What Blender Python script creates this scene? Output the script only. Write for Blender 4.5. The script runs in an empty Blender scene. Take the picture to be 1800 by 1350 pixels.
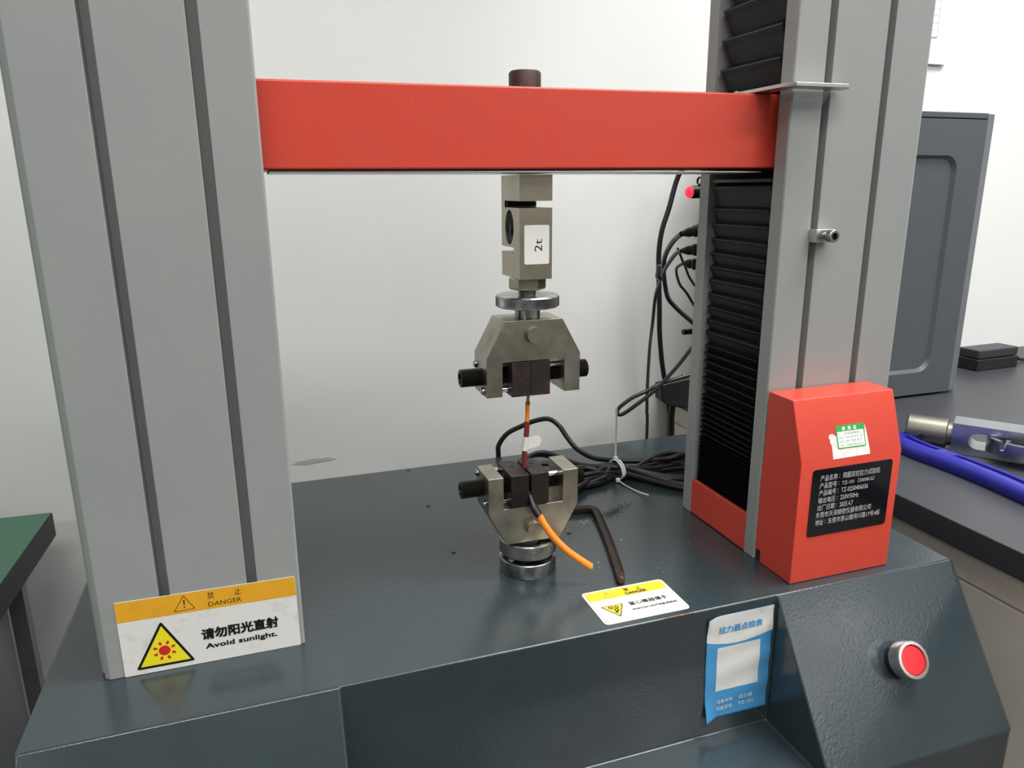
import bpy, bmesh, math, random
from mathutils import Vector, Matrix
random.seed(7)
SC = bpy.context.scene
COL = SC.collection

# ------------------------------------------------------------------ camera
cd = bpy.data.cameras.new('camera')
cam = bpy.data.objects.new('camera', cd); COL.objects.link(cam)
cd.sensor_fit = 'HORIZONTAL'; cd.sensor_width = 36.0
cd.lens = 36.0 * 1306.766 / 1800.0
cd.clip_start = 0.02; cd.clip_end = 60
_R = Vector((0.94688158, -0.3215139, -0.00664007))
_U = Vector((0.08791122, 0.2389329, 0.96704844))
_F = Vector((0.30933299, 0.91626409, -0.25450584))
cam.matrix_world = Matrix(((_R.x, _U.x, -_F.x, -0.19451), (_R.y, _U.y, -_F.y, -0.54098),
                           (_R.z, _U.z, -_F.z, 0.30914), (0, 0, 0, 1)))
SC.camera = cam

# ------------------------------------------------------------------ world, lights, exposure
w = bpy.data.worlds.new('world'); SC.world = w; w.use_nodes = True
w.node_tree.nodes['Background'].inputs[0].default_value = (0.9, 0.95, 1, 1)
w.node_tree.nodes['Background'].inputs[1].default_value = 0.3
SC.view_settings.view_transform = 'Standard'; SC.view_settings.look = 'None'
SC.view_settings.gamma = 1.0; SC.view_settings.use_curve_mapping = False
SC.view_settings.exposure = 0.0
FLOOR_Z, CEIL_Z, WALL_Y = -0.95, 1.85, 0.47
PANELS = [  # x, y, size x, size y, watts
    (0.85, -0.25, 1.2, 0.6, 52), (-0.35, -1.35, 1.2, 0.6, 22),
    (1.15, -2.0, 1.2, 0.6, 32), (-2.3, -2.6, 1.2, 0.6, 28), (3.3, -1.6, 1.2, 0.6, 34), (3.25, -4.8, 1.2, 3.1, 17)]  # last two added: one brightens the room, one lays sheen on the right slope
for i, (x, y, sx, sy, wt) in enumerate(PANELS):
    ld = bpy.data.lights.new('panel_light', 'AREA'); ld.shape = 'RECTANGLE'
    ld.size = sx - .04; ld.size_y = sy - .04; ld.energy = wt; ld.color = (1.0, 0.992, 0.975)
    lo = bpy.data.objects.new('panel_light', ld); COL.objects.link(lo); lo.location = (x, y, CEIL_Z - 0.022)

# ------------------------------------------------------------------ materials
def lin(c):
    return tuple((v / 255 / 12.92) if v / 255 <= .04045 else ((v / 255 + .055) / 1.055) ** 2.4 for v in c) + (1,)
MATS = {}
def mat(name, col, rough=.5, metal=0, bump=None, var=None, coat=0, ior=1.5, spec=.5, emit=None, streak=None, rvar=None):
    """bump=(scale,distance) var=[(scale,colour,lo,hi)...] rvar=(scale,lo,hi)"""
    if name in MATS: return MATS[name]
    m = bpy.data.materials.new(name); m.use_nodes = True; nt = m.node_tree; N = nt.nodes; L = nt.links
    b = N['Principled BSDF']; b.inputs['Base Color'].default_value = lin(col)
    b.inputs['Roughness'].default_value = rough; b.inputs['Metallic'].default_value = metal
    b.inputs['IOR'].default_value = ior; b.inputs['Specular IOR Level'].default_value = spec
    b.inputs['Coat Weight'].default_value = coat; b.inputs['Coat Roughness'].default_value = .08
    tc = N.new('ShaderNodeTexCoord')
    src = None
    for (sc, c2, lo, hi) in (var or []):
        n = N.new('ShaderNodeTexNoise'); n.inputs['Scale'].default_value = sc; n.inputs['Detail'].default_value = 6
        n.inputs['Roughness'].default_value = .65
        L.new(tc.outputs['Object'], n.inputs['Vector'])
        r = N.new('ShaderNodeMapRange'); r.inputs['From Min'].default_value = lo; r.inputs['From Max'].default_value = hi
        L.new(n.outputs['Fac'], r.inputs['Value'])
        mx = N.new('ShaderNodeMix'); mx.data_type = 'RGBA'; L.new(r.outputs['Result'], mx.inputs[0])
        if src is None: mx.inputs[6].default_value = lin(col)
        else: L.new(src, mx.inputs[6])
        mx.inputs[7].default_value = lin(c2); src = mx.outputs[2]
    if src is not None: L.new(src, b.inputs['Base Color'])
    if rvar:
        n = N.new('ShaderNodeTexNoise'); n.inputs['Scale'].default_value = rvar[0]; n.inputs['Detail'].default_value = 4
        L.new(tc.outputs['Object'], n.inputs['Vector'])
        r = N.new('ShaderNodeMapRange'); r.inputs['From Min'].default_value = .35; r.inputs['From Max'].default_value = .65
        r.inputs['To Min'].default_value = rvar[1]; r.inputs['To Max'].default_value = rvar[2]
        L.new(n.outputs['Fac'], r.inputs['Value']); L.new(r.outputs['Result'], b.inputs['Roughness'])
    if bump or streak:
        n = N.new('ShaderNodeTexNoise'); n.inputs['Detail'].default_value = 1.5
        if streak:
            mp = N.new('ShaderNodeMapping'); mp.inputs['Scale'].default_value = streak[0]
            L.new(tc.outputs['Object'], mp.inputs['Vector']); L.new(mp.outputs['Vector'], n.inputs['Vector'])
            n.inputs['Scale'].default_value = 1; dist = streak[1]
        else:
            L.new(tc.outputs['Object'], n.inputs['Vector']); n.inputs['Scale'].default_value = bump[0]; dist = bump[1]
        bp = N.new('ShaderNodeBump'); bp.inputs['Distance'].default_value = dist; bp.inputs['Strength'].default_value = 1
        L.new(n.outputs['Fac'], bp.inputs['Height']); L.new(bp.outputs['Normal'], b.inputs['Normal'])
    if emit:
        b.inputs['Emission Color'].default_value = lin(emit[0]); b.inputs['Emission Strength'].default_value = emit[1]
    MATS[name] = m; return m

M_WALL = mat('wall_paint', (219, 220, 218), .85, bump=(90, .00015), var=[(2, (215, 216, 213), .4, .8)])
M_CEIL = mat('ceiling_white', (225, 225, 222), .9)
M_FLOOR = mat('floor_vinyl', (78, 80, 82), .4, var=[(5, (70, 72, 74), .4, .7)])
M_BASE = mat('slate_powder_coat', (49, 59, 63), .2, bump=(420, .00011), var=[(14, (45, 55, 59), .35, .7)], rvar=(9, .15, .26), ior=1.6)
M_GREY = mat('grey_column_paint', (148, 151, 149), .42, bump=(700, .000025), var=[(6, (142, 145, 144), .4, .7)])
M_RED = mat('orange_red_powder_coat', (202, 70, 54), .36, bump=(650, .00007), var=[(30, (205, 66, 49), .4, .7)])
M_NICKEL = mat('nickel_steel', (164, 159, 146), .36, .95, var=[(38, (140, 134, 120), .5, .72), (160, (96, 88, 76), .66, .8)], rvar=(45, .24, .45), bump=(900, .00002))
M_CELL = mat('load_cell_steel', (174, 167, 150), .34, .95, var=[(25, (156, 149, 132), .45, .7)], streak=((60, 60, 1600), .00004))
M_CHROME = mat('zinc_steel', (168, 169, 170), .3, 1, var=[(60, (128, 126, 122), .5, .75)], rvar=(80, .18, .4))
M_BRIGHT = mat('polished_rod', (215, 215, 212), .15, 1)
M_ALU = mat('aluminium', (205, 205, 200), .35, 1, bump=(500, .00004))
M_JAWBLK = mat('blackened_steel', (44, 41, 40), .42, .6, var=[(70, (66, 46, 36), .5, .68)], bump=(800, .00006), rvar=(60, .3, .6))
M_RUST = mat('rusty_jaw', (48, 41, 40), .5, .4, var=[(45, (98, 62, 46), .5, .66), (120, (42, 40, 44), .5, .7)], bump=(700, .0001))
M_RUSTKEY = mat('rusty_key', (58, 50, 47), .45, .5, var=[(60, (92, 62, 48), .45, .65)], bump=(600, .00012))
M_BOLT = mat('black_oxide', (38, 35, 33), .38, .6, var=[(120, (62, 54, 46), .5, .7)])
M_CAP = mat('brown_oxide', (62, 46, 42), .55, .3, bump=(900, .00012), var=[(90, (80, 56, 46), .45, .65)])
M_CAPW = mat('worn_metal_edge', (104, 82, 70), .45, .6, var=[(300, (190, 180, 168), .55, .7)])
M_BLACK = mat('bellows_fabric', (7, 8, 15), .4, bump=(1200, .00005), spec=.22)
M_BLKP = mat('black_plastic', (24, 25, 28), .45, bump=(500, .00008))
M_CABLE = mat('black_cable_jacket', (22, 22, 24), .36)
M_CABLE2 = mat('grey_brown_cable_jacket', (58, 52, 46), .45)
M_WHITE = mat('white_vinyl', (232, 231, 226), .35)
M_PAPERW = mat('worn_white_vinyl', (222, 221, 217), .4, var=[(60, (196, 195, 190), .55, .75)])
M_YEL = mat('amber_print', (228, 166, 40), .38, var=[(40, (216, 156, 40), .5, .7)])
M_YEL2 = mat('yellow_print', (240, 208, 40), .38)
M_YELT = mat('sign_yellow', (236, 222, 36), .38)
M_INK = mat('black_ink', (18, 18, 18), .4)
M_REDINK = mat('red_ink', (200, 40, 36), .4)
M_GREENINK = mat('green_ink', (48, 150, 72), .4)
M_BLUE = mat('blue_print', (74, 150, 204), .38, var=[(20, (84, 158, 208), .45, .7)])
M_BLUEINK = mat('blue_ink', (70, 148, 200), .4)
M_PLATE = mat('black_plate', (16, 18, 22), .14, var=[(20, (22, 24, 28), .4, .7)])
M_SILVER = mat('silver_print', (200, 200, 200), .35)
M_RESID = mat('adhesive_residue', (236, 214, 210), .7, var=[(260, (214, 190, 188), .48, .62)])
M_ORANGE = mat('orange_insulation', (242, 140, 44), .35)
M_SHRINK = mat('dark_red_sleeve', (118, 46, 44), .45)
M_BRASS = mat('brass', (200, 160, 90), .3, 1)
M_TAG = mat('white_tape', (228, 226, 220), .55, bump=(300, .0003))
M_TIE = mat('white_nylon', (226, 226, 222), .35)
M_BTN = mat('red_plastic', (206, 34, 44), .3)
M_LAMP = mat('lit_red_lens', (240, 60, 80), .2, emit=((255, 60, 85), .8))
M_TOWER = mat('pc_case', (80, 84, 88), .42, .15, bump=(1500, .00008), var=[(900, (104, 108, 112), .6, .75)])
M_ADAPT = mat('charcoal_plastic', (44, 46, 49), .45)
M_TOWERF = mat('pc_bezel', (108, 112, 116), .35, .1)
M_TABLE = mat('dark_worktop', (50, 52, 56), .42, var=[(12, (56, 58, 62), .4, .7)], bump=(500, .00004))
M_CABI = mat('beige_cabinet', (236, 226, 212), .3, var=[(3, (214, 206, 196), .4, .7)])
M_GREEN = mat('green_mat', (66, 104, 84), .6)
M_EDGE = mat('black_edging', (15, 18, 24), .5)
M_DKST = mat('dark_steel_leg', (122, 124, 125), .4, .6, var=[(30, (100, 102, 104), .55, .75)])
M_CABG = mat('grey_cabinet', (118, 120, 126), .5)
M_STEEL = mat('tool_steel', (172, 176, 182), .28, 1, var=[(30, (140, 142, 146), .5, .75)])
M_STEEL2 = mat('dull_tool_steel', (128, 126, 116), .4, .9, var=[(40, (110, 108, 98), .5, .7)])
M_BLUEH = mat('blue_dipped_plastic', (34, 34, 138), .28)
M_DARK = mat('dark_void', (10, 10, 11), .7)
M_DUST = mat('dark_dust', (24, 22, 20), .8)
M_CHIP = mat('pale_shavings', (190, 180, 150), .5)
M_SLV = mat('clear_sleeve', (208, 212, 214), .25)
M_LINE = mat('pale_grey_print', (120, 124, 126), .6)
M_STAIN = mat('wall_scuff', (178, 179, 176), .85)
M_LED = mat('led_diffuser', (250, 250, 246), .5, emit=((255, 252, 245), 2.2))

# ------------------------------------------------------------------ helpers
def link(name, bm, m, parent=None, smooth=False, bevel=0, seg=2, weight=False, angle=30, recalc=True):
    if recalc: bmesh.ops.recalc_face_normals(bm, faces=bm.faces[:])
    me = bpy.data.meshes.new(name); bm.to_mesh(me); bm.free()
    ms = m if isinstance(m, (list, tuple)) else [m]
    for x in ms: me.materials.append(x)
    o = bpy.data.objects.new(name, me); COL.objects.link(o)
    if smooth or bevel:
        for p in me.polygons: p.use_smooth = True
    if smooth and not bevel:
        me.set_sharp_from_angle(angle=math.radians(40))
    if bevel:
        b = o.modifiers.new('bevel', 'BEVEL'); b.width = bevel; b.segments = seg
        b.limit_method = 'WEIGHT' if weight else 'ANGLE'; b.angle_limit = math.radians(angle); b.harden_normals = True
    if parent is not None: adopt(o, parent)
    return o
def worldloc(o):
    v = Vector((0, 0, 0))
    while o is not None: v += o.location; o = o.parent
    return v
def adopt(o, parent):
    o.parent = parent; o.location = o.location - worldloc(parent)
def thing(name, label, cat, loc, group=None):
    o = bpy.data.objects.new(name, None); COL.objects.link(o); o.location = loc
    o.empty_display_size = .02; o['label'] = label; o['category'] = cat
    if group: o['group'] = group
    return o
def tag(o, label, cat, group=None):
    o['label'] = label; o['category'] = cat
    if group: o['group'] = group
    return o
def struct(o):
    o['kind'] = 'structure'; return o
def P3(axis, u, v, w):
    return {'x': (w, u, v), 'y': (u, w, v), 'z': (u, v, w)}[axis]
def prism(poly, axis, lo, hi, holes=(), bm=None):
    """2-D outline (axis x: (y,z), y: (x,z), z: (x,y)) extruded between lo and hi"""
    bm = bm or bmesh.new()
    old = set(bm.faces)
    if not holes:
        a = [bm.verts.new(P3(axis, u, v, lo)) for u, v in poly]; b = [bm.verts.new(P3(axis, u, v, hi)) for u, v in poly]
        bm.faces.new(a); bm.faces.new(b[::-1])
        for i in range(len(a)):
            j = (i + 1) % len(a); bm.faces.new((a[i], b[i], b[j], a[j]))
    else:
        edges = []; loops = []
        for lp in [poly] + list(holes):
            vs = [bm.verts.new(P3(axis, u, v, lo)) for u, v in lp]; loops.append(vs)
            edges += [bm.edges.new((vs[i], vs[(i + 1) % len(vs)])) for i in range(len(vs))]
        r = bmesh.ops.triangle_fill(bm, use_beauty=True, use_dissolve=False, edges=edges)
        fs = [g for g in r['geom'] if isinstance(g, bmesh.types.BMFace)]
        top = {}
        for vs in loops:
            for v in vs:
                c = list(v.co); c['xyz'.index(axis)] = hi; top[v] = bm.verts.new(c)
        for f in fs: bm.faces.new([top[v] for v in f.verts][::-1])
        for vs in loops:
            for i in range(len(vs)):
                j = (i + 1) % len(vs); bm.faces.new((vs[i], vs[j], top[vs[j]], top[vs[i]]))
    return bm
def box(x0, x1, y0, y1, z0, z1, bm=None):
    return prism([(x0, y0), (x1, y0), (x1, y1), (x0, y1)], 'z', z0, z1, bm=bm)
def frame_of(d):
    d = Vector(d).normalized(); a = Vector((0, 0, 1)) if abs(d.z) < .9 else Vector((1, 0, 0))
    u = a.cross(d).normalized(); return u, d.cross(u).normalized(), d
def lathe(prof, c, d, seg=32, bm=None, rfun=None, cap=True):
    """prof: (r,h) along direction d from centre c"""
    bm = bm or bmesh.new(); u, v, d = frame_of(d); c = Vector(c); rings = []
    for r, h in prof:
        ring = []
        for k in range(seg):
            t = 2 * math.pi * k / seg; rr = r if rfun is None else rfun(r, t, h)
            ring.append(bm.verts.new(c + d * h + (u * math.cos(t) + v * math.sin(t)) * rr))
        rings.append(ring)
    for a, b in zip(rings, rings[1:]):
        for k in range(seg):
            j = (k + 1) % seg; bm.faces.new((a[k], a[j], b[j], b[k]))
    if cap:
        bm.faces.new(rings[0][::-1]); bm.faces.new(rings[-1])
    return bm
def cyl(c, d, r, h, seg=32, ch=.0003, bm=None):
    return lathe([(r - ch, 0), (r, ch), (r, h - ch), (r - ch, h)], c, d, seg, bm)
def catmull(pts, n=8):
    pts = [Vector(p) for p in pts]; P = [pts[0] * 2 - pts[1]] + pts + [pts[-1] * 2 - pts[-2]]; out = []
    for i in range(1, len(P) - 2):
        a, b, c, d = P[i - 1], P[i], P[i + 1], P[i + 2]
        for k in range(n):
            t = k / n
            out.append(.5 * ((2 * b) + (c - a) * t + (2 * a - 5 * b + 4 * c - d) * t * t + (3 * b - a - 3 * c + d) * t ** 3))
    out.append(pts[-1]); return out
def tube(pts, r, seg=10, n=8, bm=None, sq=None):
    bm = bm or bmesh.new(); path = catmull(pts, n) if n else [Vector(p) for p in pts]
    up = None; rings = []
    for i, p in enumerate(path):
        d = (path[min(i + 1, len(path) - 1)] - path[max(i - 1, 0)])
        if d.length < 1e-9: d = Vector((0, 0, 1))
        d.normalize()
        if up is None: up, _, _ = frame_of(d)
        up = (up - d * up.dot(d)).normalized(); s = d.cross(up)
        rr = r(i / (len(path) - 1)) if callable(r) else r
        a, b = (sq if sq else (1, 1))
        rings.append([bm.verts.new(p + (up * math.cos(2 * math.pi * k / seg + (math.pi / seg if seg == 6 else 0)) * a + s * math.sin(2 * math.pi * k / seg + (math.pi / seg if seg == 6 else 0)) * b) * rr) for k in range(seg)])
    for a, b in zip(rings, rings[1:]):
        for k in range(seg):
            j = (k + 1) % seg; bm.faces.new((a[k], a[j], b[j], b[k]))
    bm.faces.new(rings[0][::-1]); bm.faces.new(rings[-1]); return bm
def ribbon(pts, wdir, w, th, n=6, bm=None):
    """flat strap along pts, width along wdir"""
    bm = bm or bmesh.new(); path = catmull(pts, n); wv = Vector(wdir).normalized() * (w / 2); rings = []
    for i, p in enumerate(path):
        d = (path[min(i + 1, len(path) - 1)] - path[max(i - 1, 0)]).normalized(); t = d.cross(wv).normalized() * (th / 2)
        rings.append([bm.verts.new(p + q) for q in (wv + t, wv - t, -wv - t, -wv + t)])
    for a, b in zip(rings, rings[1:]):
        for k in range(4):
            j = (k + 1) % 4; bm.faces.new((a[k], a[j], b[j], b[k]))
    bm.faces.new(rings[0][::-1]); bm.faces.new(rings[-1]); return bm
def rrect(u0, v0, u1, v1, r, n=5):
    out = []
    for cu, cv, a in ((u1 - r, v0 + r, -90), (u1 - r, v1 - r, 0), (u0 + r, v1 - r, 90), (u0 + r, v0 + r, 180)):
        for k in range(n + 1):
            t = math.radians(a + 90 * k / n); out.append((cu + r * math.cos(t), cv + r * math.sin(t)))
    return out
def circ(cu, cv, r, n=24, ru=None):
    return [(cu + (ru or r) * math.cos(2 * math.pi * k / n), cv + r * math.sin(2 * math.pi * k / n)) for k in range(n)]

_tc = {}
def text_mesh(body, bold=0.0):
    key = (body, bold)
    if key in _tc: return _tc[key]
    c = bpy.data.curves.new('t', 'FONT'); c.body = body; c.resolution_u = 2; c.offset = 0
    o = bpy.data.objects.new('t', c); COL.objects.link(o)
    me = bpy.data.meshes.new_from_object(o.evaluated_get(bpy.context.evaluated_depsgraph_get()))
    vs = [tuple(v.co[:2]) for v in me.vertices]; fs = [tuple(p.vertices) for p in me.polygons]
    bpy.data.objects.remove(o); bpy.data.curves.remove(c); bpy.data.meshes.remove(me)
    _tc[key] = (vs, fs); return _tc[key]
class Sheet:
    """flat printed sheet: shapes given in its own (u,v) metres, raised a hair per layer"""
    def __init__(s, origin, U, V, N): s.o, s.U, s.V, s.N = Vector(origin), Vector(U), Vector(V), Vector(N); s.b = {}
    def at(s, u, v, n=0): return s.o + s.U * u + s.V * v + s.N * n
    def bm(s, key):
        if key not in s.b: s.b[key] = bmesh.new()
        return s.b[key]
    def poly(s, key, pts, lv):
        bm = s.bm(key); f = bm.faces.new([bm.verts.new(s.at(u, v, lv * .00006)) for u, v in pts]); f.normal_update()
        if f.normal.dot(s.N) < 0: f.normal_flip()
    def ring(s, key, a, b, lv):
        bm = s.bm(key); A = [bm.verts.new(s.at(u, v, lv * .00006)) for u, v in a]; B = [bm.verts.new(s.at(u, v, lv * .00006)) for u, v in b]
        for i in range(len(A)):
            j = (i + 1) % len(A); bm.faces.new((A[i], A[j], B[j], B[i]))
    def text(s, key, body, u0, v0, u1, v1, lv, bold=0.0, rot=False, shear=0):
        if bold:
            d = bold * (v1 - v0) * 1.2
            for n, (a, b) in enumerate(((-d, -d), (d, -d), (-d, d), (d, d))): s.text(key, body, u0 + a, v0 + b, u1 + a, v1 + b, lv + .25 * (n + 1))
        vs, fs = text_mesh(body, bold); bm = s.bm(key)
        xs = [p[0] for p in vs]; ys = [p[1] for p in vs]; x0, x1, y0, y1 = min(xs), max(xs), min(ys), max(ys); nv = []
        for x, y in vs:
            a = (x - x0) / (x1 - x0); b = (y - y0) / (y1 - y0)
            if rot: a, b = 1 - b, a
            u = u0 + (u1 - u0) * a; v = v0 + (v1 - v0) * b + shear * a
            nv.append(bm.verts.new(s.at(u, v, lv * .00006)))
        for f in fs:
            try: bm.faces.new([nv[i] for i in f])
            except ValueError: pass
    def card(s, name, pts, th, m, parent, label=None):
        bm = bmesh.new(); a = [bm.verts.new(s.at(u, v, -th)) for u, v in pts]; b = [bm.verts.new(s.at(u, v, 0)) for u, v in pts]
        bm.faces.new(a[::-1]); bm.faces.new(b)
        for i in range(len(a)):
            j = (i + 1) % len(a); bm.faces.new((a[i], a[j], b[j], b[i]))
        o = link(name, bm, m, parent)
        if label: o['label'] = label
        return o
    def done(s, parent, specs):
        for key, (name, m) in specs.items(): link(name, s.b.pop(key), m, parent, recalc=False)

# ------------------------------------------------------------------ room
RX0, RX1, RY0 = -3.6, 5.2, -6.8
struct(link('wall_back', box(RX0, RX1, WALL_Y, WALL_Y + .1, FLOOR_Z, CEIL_Z), M_WALL))
struct(link('wall_left', box(RX0 - .1, RX0, RY0, WALL_Y + .1, FLOOR_Z, CEIL_Z), M_WALL))
struct(link('wall_right', box(RX1, RX1 + .1, RY0, WALL_Y + .1, FLOOR_Z, CEIL_Z), M_WALL))
struct(link('wall_front', box(RX0, RX1, RY0 - .1, RY0, FLOOR_Z, CEIL_Z), M_WALL))
struct(link('floor', box(RX0 - .1, RX1 + .1, RY0 - .1, WALL_Y + .1, FLOOR_Z - .1, FLOOR_Z), M_FLOOR))
struct(link('ceiling', box(RX0 - .1, RX1 + .1, RY0 - .1, WALL_Y + .1, CEIL_Z, CEIL_Z + .1), M_CEIL))
sides = ['over the dark worktop', 'over the front of the testing machine', 'second from the back wall, over the aisle', 'behind the camera on the left', 'added to brighten the front of the room, nearest the right wall', 'longest of all, dim, added for its reflection, nearest the front wall']
for (x, y, sx, sy, wt), s in zip(PANELS, sides):
    t = thing('ceiling_light', 'flat white square-edged ceiling light panel ' + s, 'ceiling light', (x, y, CEIL_Z), 'ceiling light panels')
    link('frame', prism(rrect(x - sx / 2, y - sy / 2, x + sx / 2, y + sy / 2, .01, 2), 'z', CEIL_Z - .02, CEIL_Z - .0005,
         [rrect(x - sx / 2 + .015, y - sy / 2 + .015, x + sx / 2 - .015, y + sy / 2 - .015, .005, 2)]), M_WHITE, t)
    link('diffuser', box(x - sx / 2 + .015, x + sx / 2 - .015, y - sy / 2 + .015, y + sy / 2 - .015, CEIL_Z - .016, CEIL_Z - .012), M_LED, t)
# scuffs on the wall (real marks, thin paint smears)
sh = Sheet((0, WALL_Y - .0004, 0), (1, 0, 0), (0, 0, 1), (0, -1, 0))
def blob(cx, cz, a, b, ang=0, n=18):
    return [(cx + math.cos(ang) * a * math.cos(t) * k - math.sin(ang) * b * math.sin(t) * k,
             cz + math.sin(ang) * a * math.cos(t) * k + math.cos(ang) * b * math.sin(t) * k)
            for t, k in ((2 * math.pi * i / n, 1 + .25 * random.uniform(-1, 1)) for i in range(n))]
sh.poly('s', blob(-.147, -.056, .030, .0035, .03), 1); sh.poly('s', blob(.111, .042, .002, .012), 1)
sh.poly('s', blob(.095, .058, .003, .003), 1)
sc_ = link('wall_scuff', sh.b.pop('s'), M_STAIN, bpy.data.objects['wall_back'], recalc=False)

# ------------------------------------------------------------------ testing machine
AX, AY = -.001, -.006            # loading axis
A, B_, YF, YB = .1864, .3096, -.0580, .0577
W, DF, DB = .3512, -.1140, .2545
XL, XR, SZ, SY = -.1686, .1675, -.1140, -.1890
LOWZ = -.26
TM = thing('tensile_testing_machine', 'large two-column tensile testing machine, dark slate base, grey columns, orange-red crosshead', 'testing machine', (0, 0, LOWZ))

# base housing: one folded sheet body with a recess between two sloped housings
bm = bmesh.new(); V = {}
def vv(x, y, z):
    k = (round(x, 5), round(y, 5), round(z, 5))
    if k not in V: V[k] = bm.verts.new(k)
    return V[k]
def fc(*p): return bm.faces.new([vv(*q) for q in p])
fc((-W, DF, 0), (XL, DF, 0), (XR, DF, 0), (W, DF, 0), (W, DB, 0), (-W, DB, 0))
fc((-W, DF, 0), (-W, SY, SZ), (XL, SY, SZ), (XL, DF, 0)); fc((XR, DF, 0), (XR, SY, SZ), (W, SY, SZ), (W, DF, 0))
fc((XL, DF, 0), (XL, DF, SZ), (XR, DF, SZ), (XR, DF, 0)); fc((XL, DF, SZ), (XL, SY, SZ), (XR, SY, SZ), (XR, DF, SZ))
fc((XL, DF, 0), (XL, SY, SZ), (XL, DF, SZ)); fc((XR, DF, 0), (XR, DF, SZ), (XR, SY, SZ))
fc((-W, SY, SZ), (-W, SY, LOWZ), (W, SY, LOWZ), (W, SY, SZ), (XR, SY, SZ), (XL, SY, SZ))
fc((-W, DF, 0), (-W, DB, 0), (-W, DB, LOWZ), (-W, SY, LOWZ), (-W, SY, SZ))
fc((W, DF, 0), (W, SY, SZ), (W, SY, LOWZ), (W, DB, LOWZ), (W, DB, 0))
fc((-W, DB, 0), (W, DB, 0), (W, DB, LOWZ), (-W, DB, LOWZ)); fc((-W, SY, LOWZ), (-W, DB, LOWZ), (W, DB, LOWZ), (W, SY, LOWZ))
lay = bm.edges.layers.float.new('bevel_weight_edge')
for e in bm.edges:
    a, b = e.verts; wgt = .16
    if abs(a.co.x - W) < 1e-4 and abs(b.co.x - W) < 1e-4 and max(a.co.z, b.co.z) > LOWZ + .01: wgt = 1
    if abs(a.co.x + W) < 1e-4 and abs(b.co.x + W) < 1e-4: wgt = .3
    e[lay] = wgt
base = link('base_housing', bm, M_BASE, TM, bevel=.009, seg=4, weight=True)
base['label'] = 'dark slate powder-coated base housing with recessed centre'

# black discs on the deck, painting in the shade of its drilled holes
for x, y in ((-.0535, .1427), (-.0544, .038), (-.0533, .2471), (.0558, .039), (.0572, .1427), (.0572, .2485)):
    b = cyl((x, y, -.0004), (0, 0, 1), .0022, .0006, 16, .0001); link('screw_hole_disc', b, M_DARK, TM)

# columns
def colprof(s):
    p = [(A, -.0437), (A, -.0570), (.1874, YF), (.2140, YF), (.2140, -.0460), (.2205, -.0460), (.2205, YF), (.2680, YF), (.2680, -.0460),
         (.2745, -.0460), (.2745, YF), (B_, YF), (.3130, -.0555), (.3130, -.0500), (.3160, -.0480), (.3160, -.0300), (.3130, -.0280),
         (.3130, .0280), (.3160, .0300), (.3160, .0480), (.3130, .0500), (.3130, .0555), (B_, YB), (A + .001, YB), (A, YB - .001), (A, .0427), (.302, .0427), (.302, -.0437)]
    return [(s * x, y) for x, y in p]
CT = .92
cols = []
for s, nm in ((-1, 'left column'), (1, 'right column with steel stop block')):
    c = link('column', prism(colprof(s), 'z', 0.0002, CT), M_GREY, TM, bevel=.0005, seg=2)
    cols.append(c)
link('top_plate', box(-.335, .335, -.075, .075, CT, CT + .03), M_BASE, TM, bevel=.003)

# bellows in the column slots
def bellows(s, zs, dep, ysc, xf, parent):
    bm = bmesh.new(); rings = []
    def ring(z, e, tl):
        y0, y1, x0 = -.0418 - (e - dep) * ysc, .0412 + (e - dep) * ysc, xf - e
        ch = .003
        rings.append([bm.verts.new((s * x, y, z + tl * y)) for x, y in ((x0, y0 + ch), (x0 + ch, y0), (.297, y0), (.297, y1), (x0 + ch, y1), (x0, y1 - ch))])
    for a, b in zip(zs, zs[1:]):
        tl = random.uniform(-1, 1) * (.014 if a > .075 else .003); p = b - a
        ring(a, 0, tl); ring(a + p * .60, dep * .62, tl); ring(a + p * .80, dep, tl); ring(a + p * .86, dep * .9, tl)
    ring(zs[-1], 0, 0)
    for a, b in zip(rings, rings[1:]):
        for k in range(6):
            j = (k + 1) % 6; bm.faces.new((a[k], a[j], b[j], b[k]))
    bm.faces.new(rings[0][::-1]); bm.faces.new(rings[-1])
    return link('bellows', bm, M_BLACK, parent)
zlow = [.0345]
while zlow[-1] < .302:
    z = zlow[-1]; zlow.append(z + (.0030 if z < .080 else .0052 if z < .12 else .0085 if z < .17 else .0122) * random.uniform(.88, 1.12))
zlow[-1] = .3122
zup = [.384]
while zup[-1] < .9: zup.append(zup[-1] + .0235 * random.uniform(.92, 1.1))
for s, c in ((-1, cols[0]), (1, cols[1])):
    b1 = bellows(s, zlow, .0042, .35, .1925, c); b2 = bellows(s, zup, .0075, .55, .1950, c)
    for z0 in (.3805, .3125, .0325):                              # black end flanges with dome screws
        f = link('bellows_flange', prism([(s * x, y) for x, y in rrect(.1880, -.0418, .298, .0415, .003, 3)], 'z', z0, z0 + .0028), M_BLKP, c, bevel=.0004)
        up = z0 > .0325
        for y in (-.03, .03):
            if z0 == .3125: continue
            link('dome_screw', lathe([(.0030, 0), (.0030, .0006), (.0018, .0014), (.0004, .0017)], (s * .1935, y, z0 + .0028), (0, 0, 1), 16), M_BRIGHT, f, smooth=True)
    # orange trough at the foot of the slot
    q = [(s * A, .0012), (s * (A + .0015), .0012), (s * (A + .0015), .0335), (s * (A + .008), .0335), (s * (A + .008), .0354), (s * A, .0354)]
    o = link('slot_foot_plate', prism(q, 'y', -.0428, .0420), M_RED, c, bevel=.0004); o['label'] = 'orange-red foot plate closing the slot'

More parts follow.
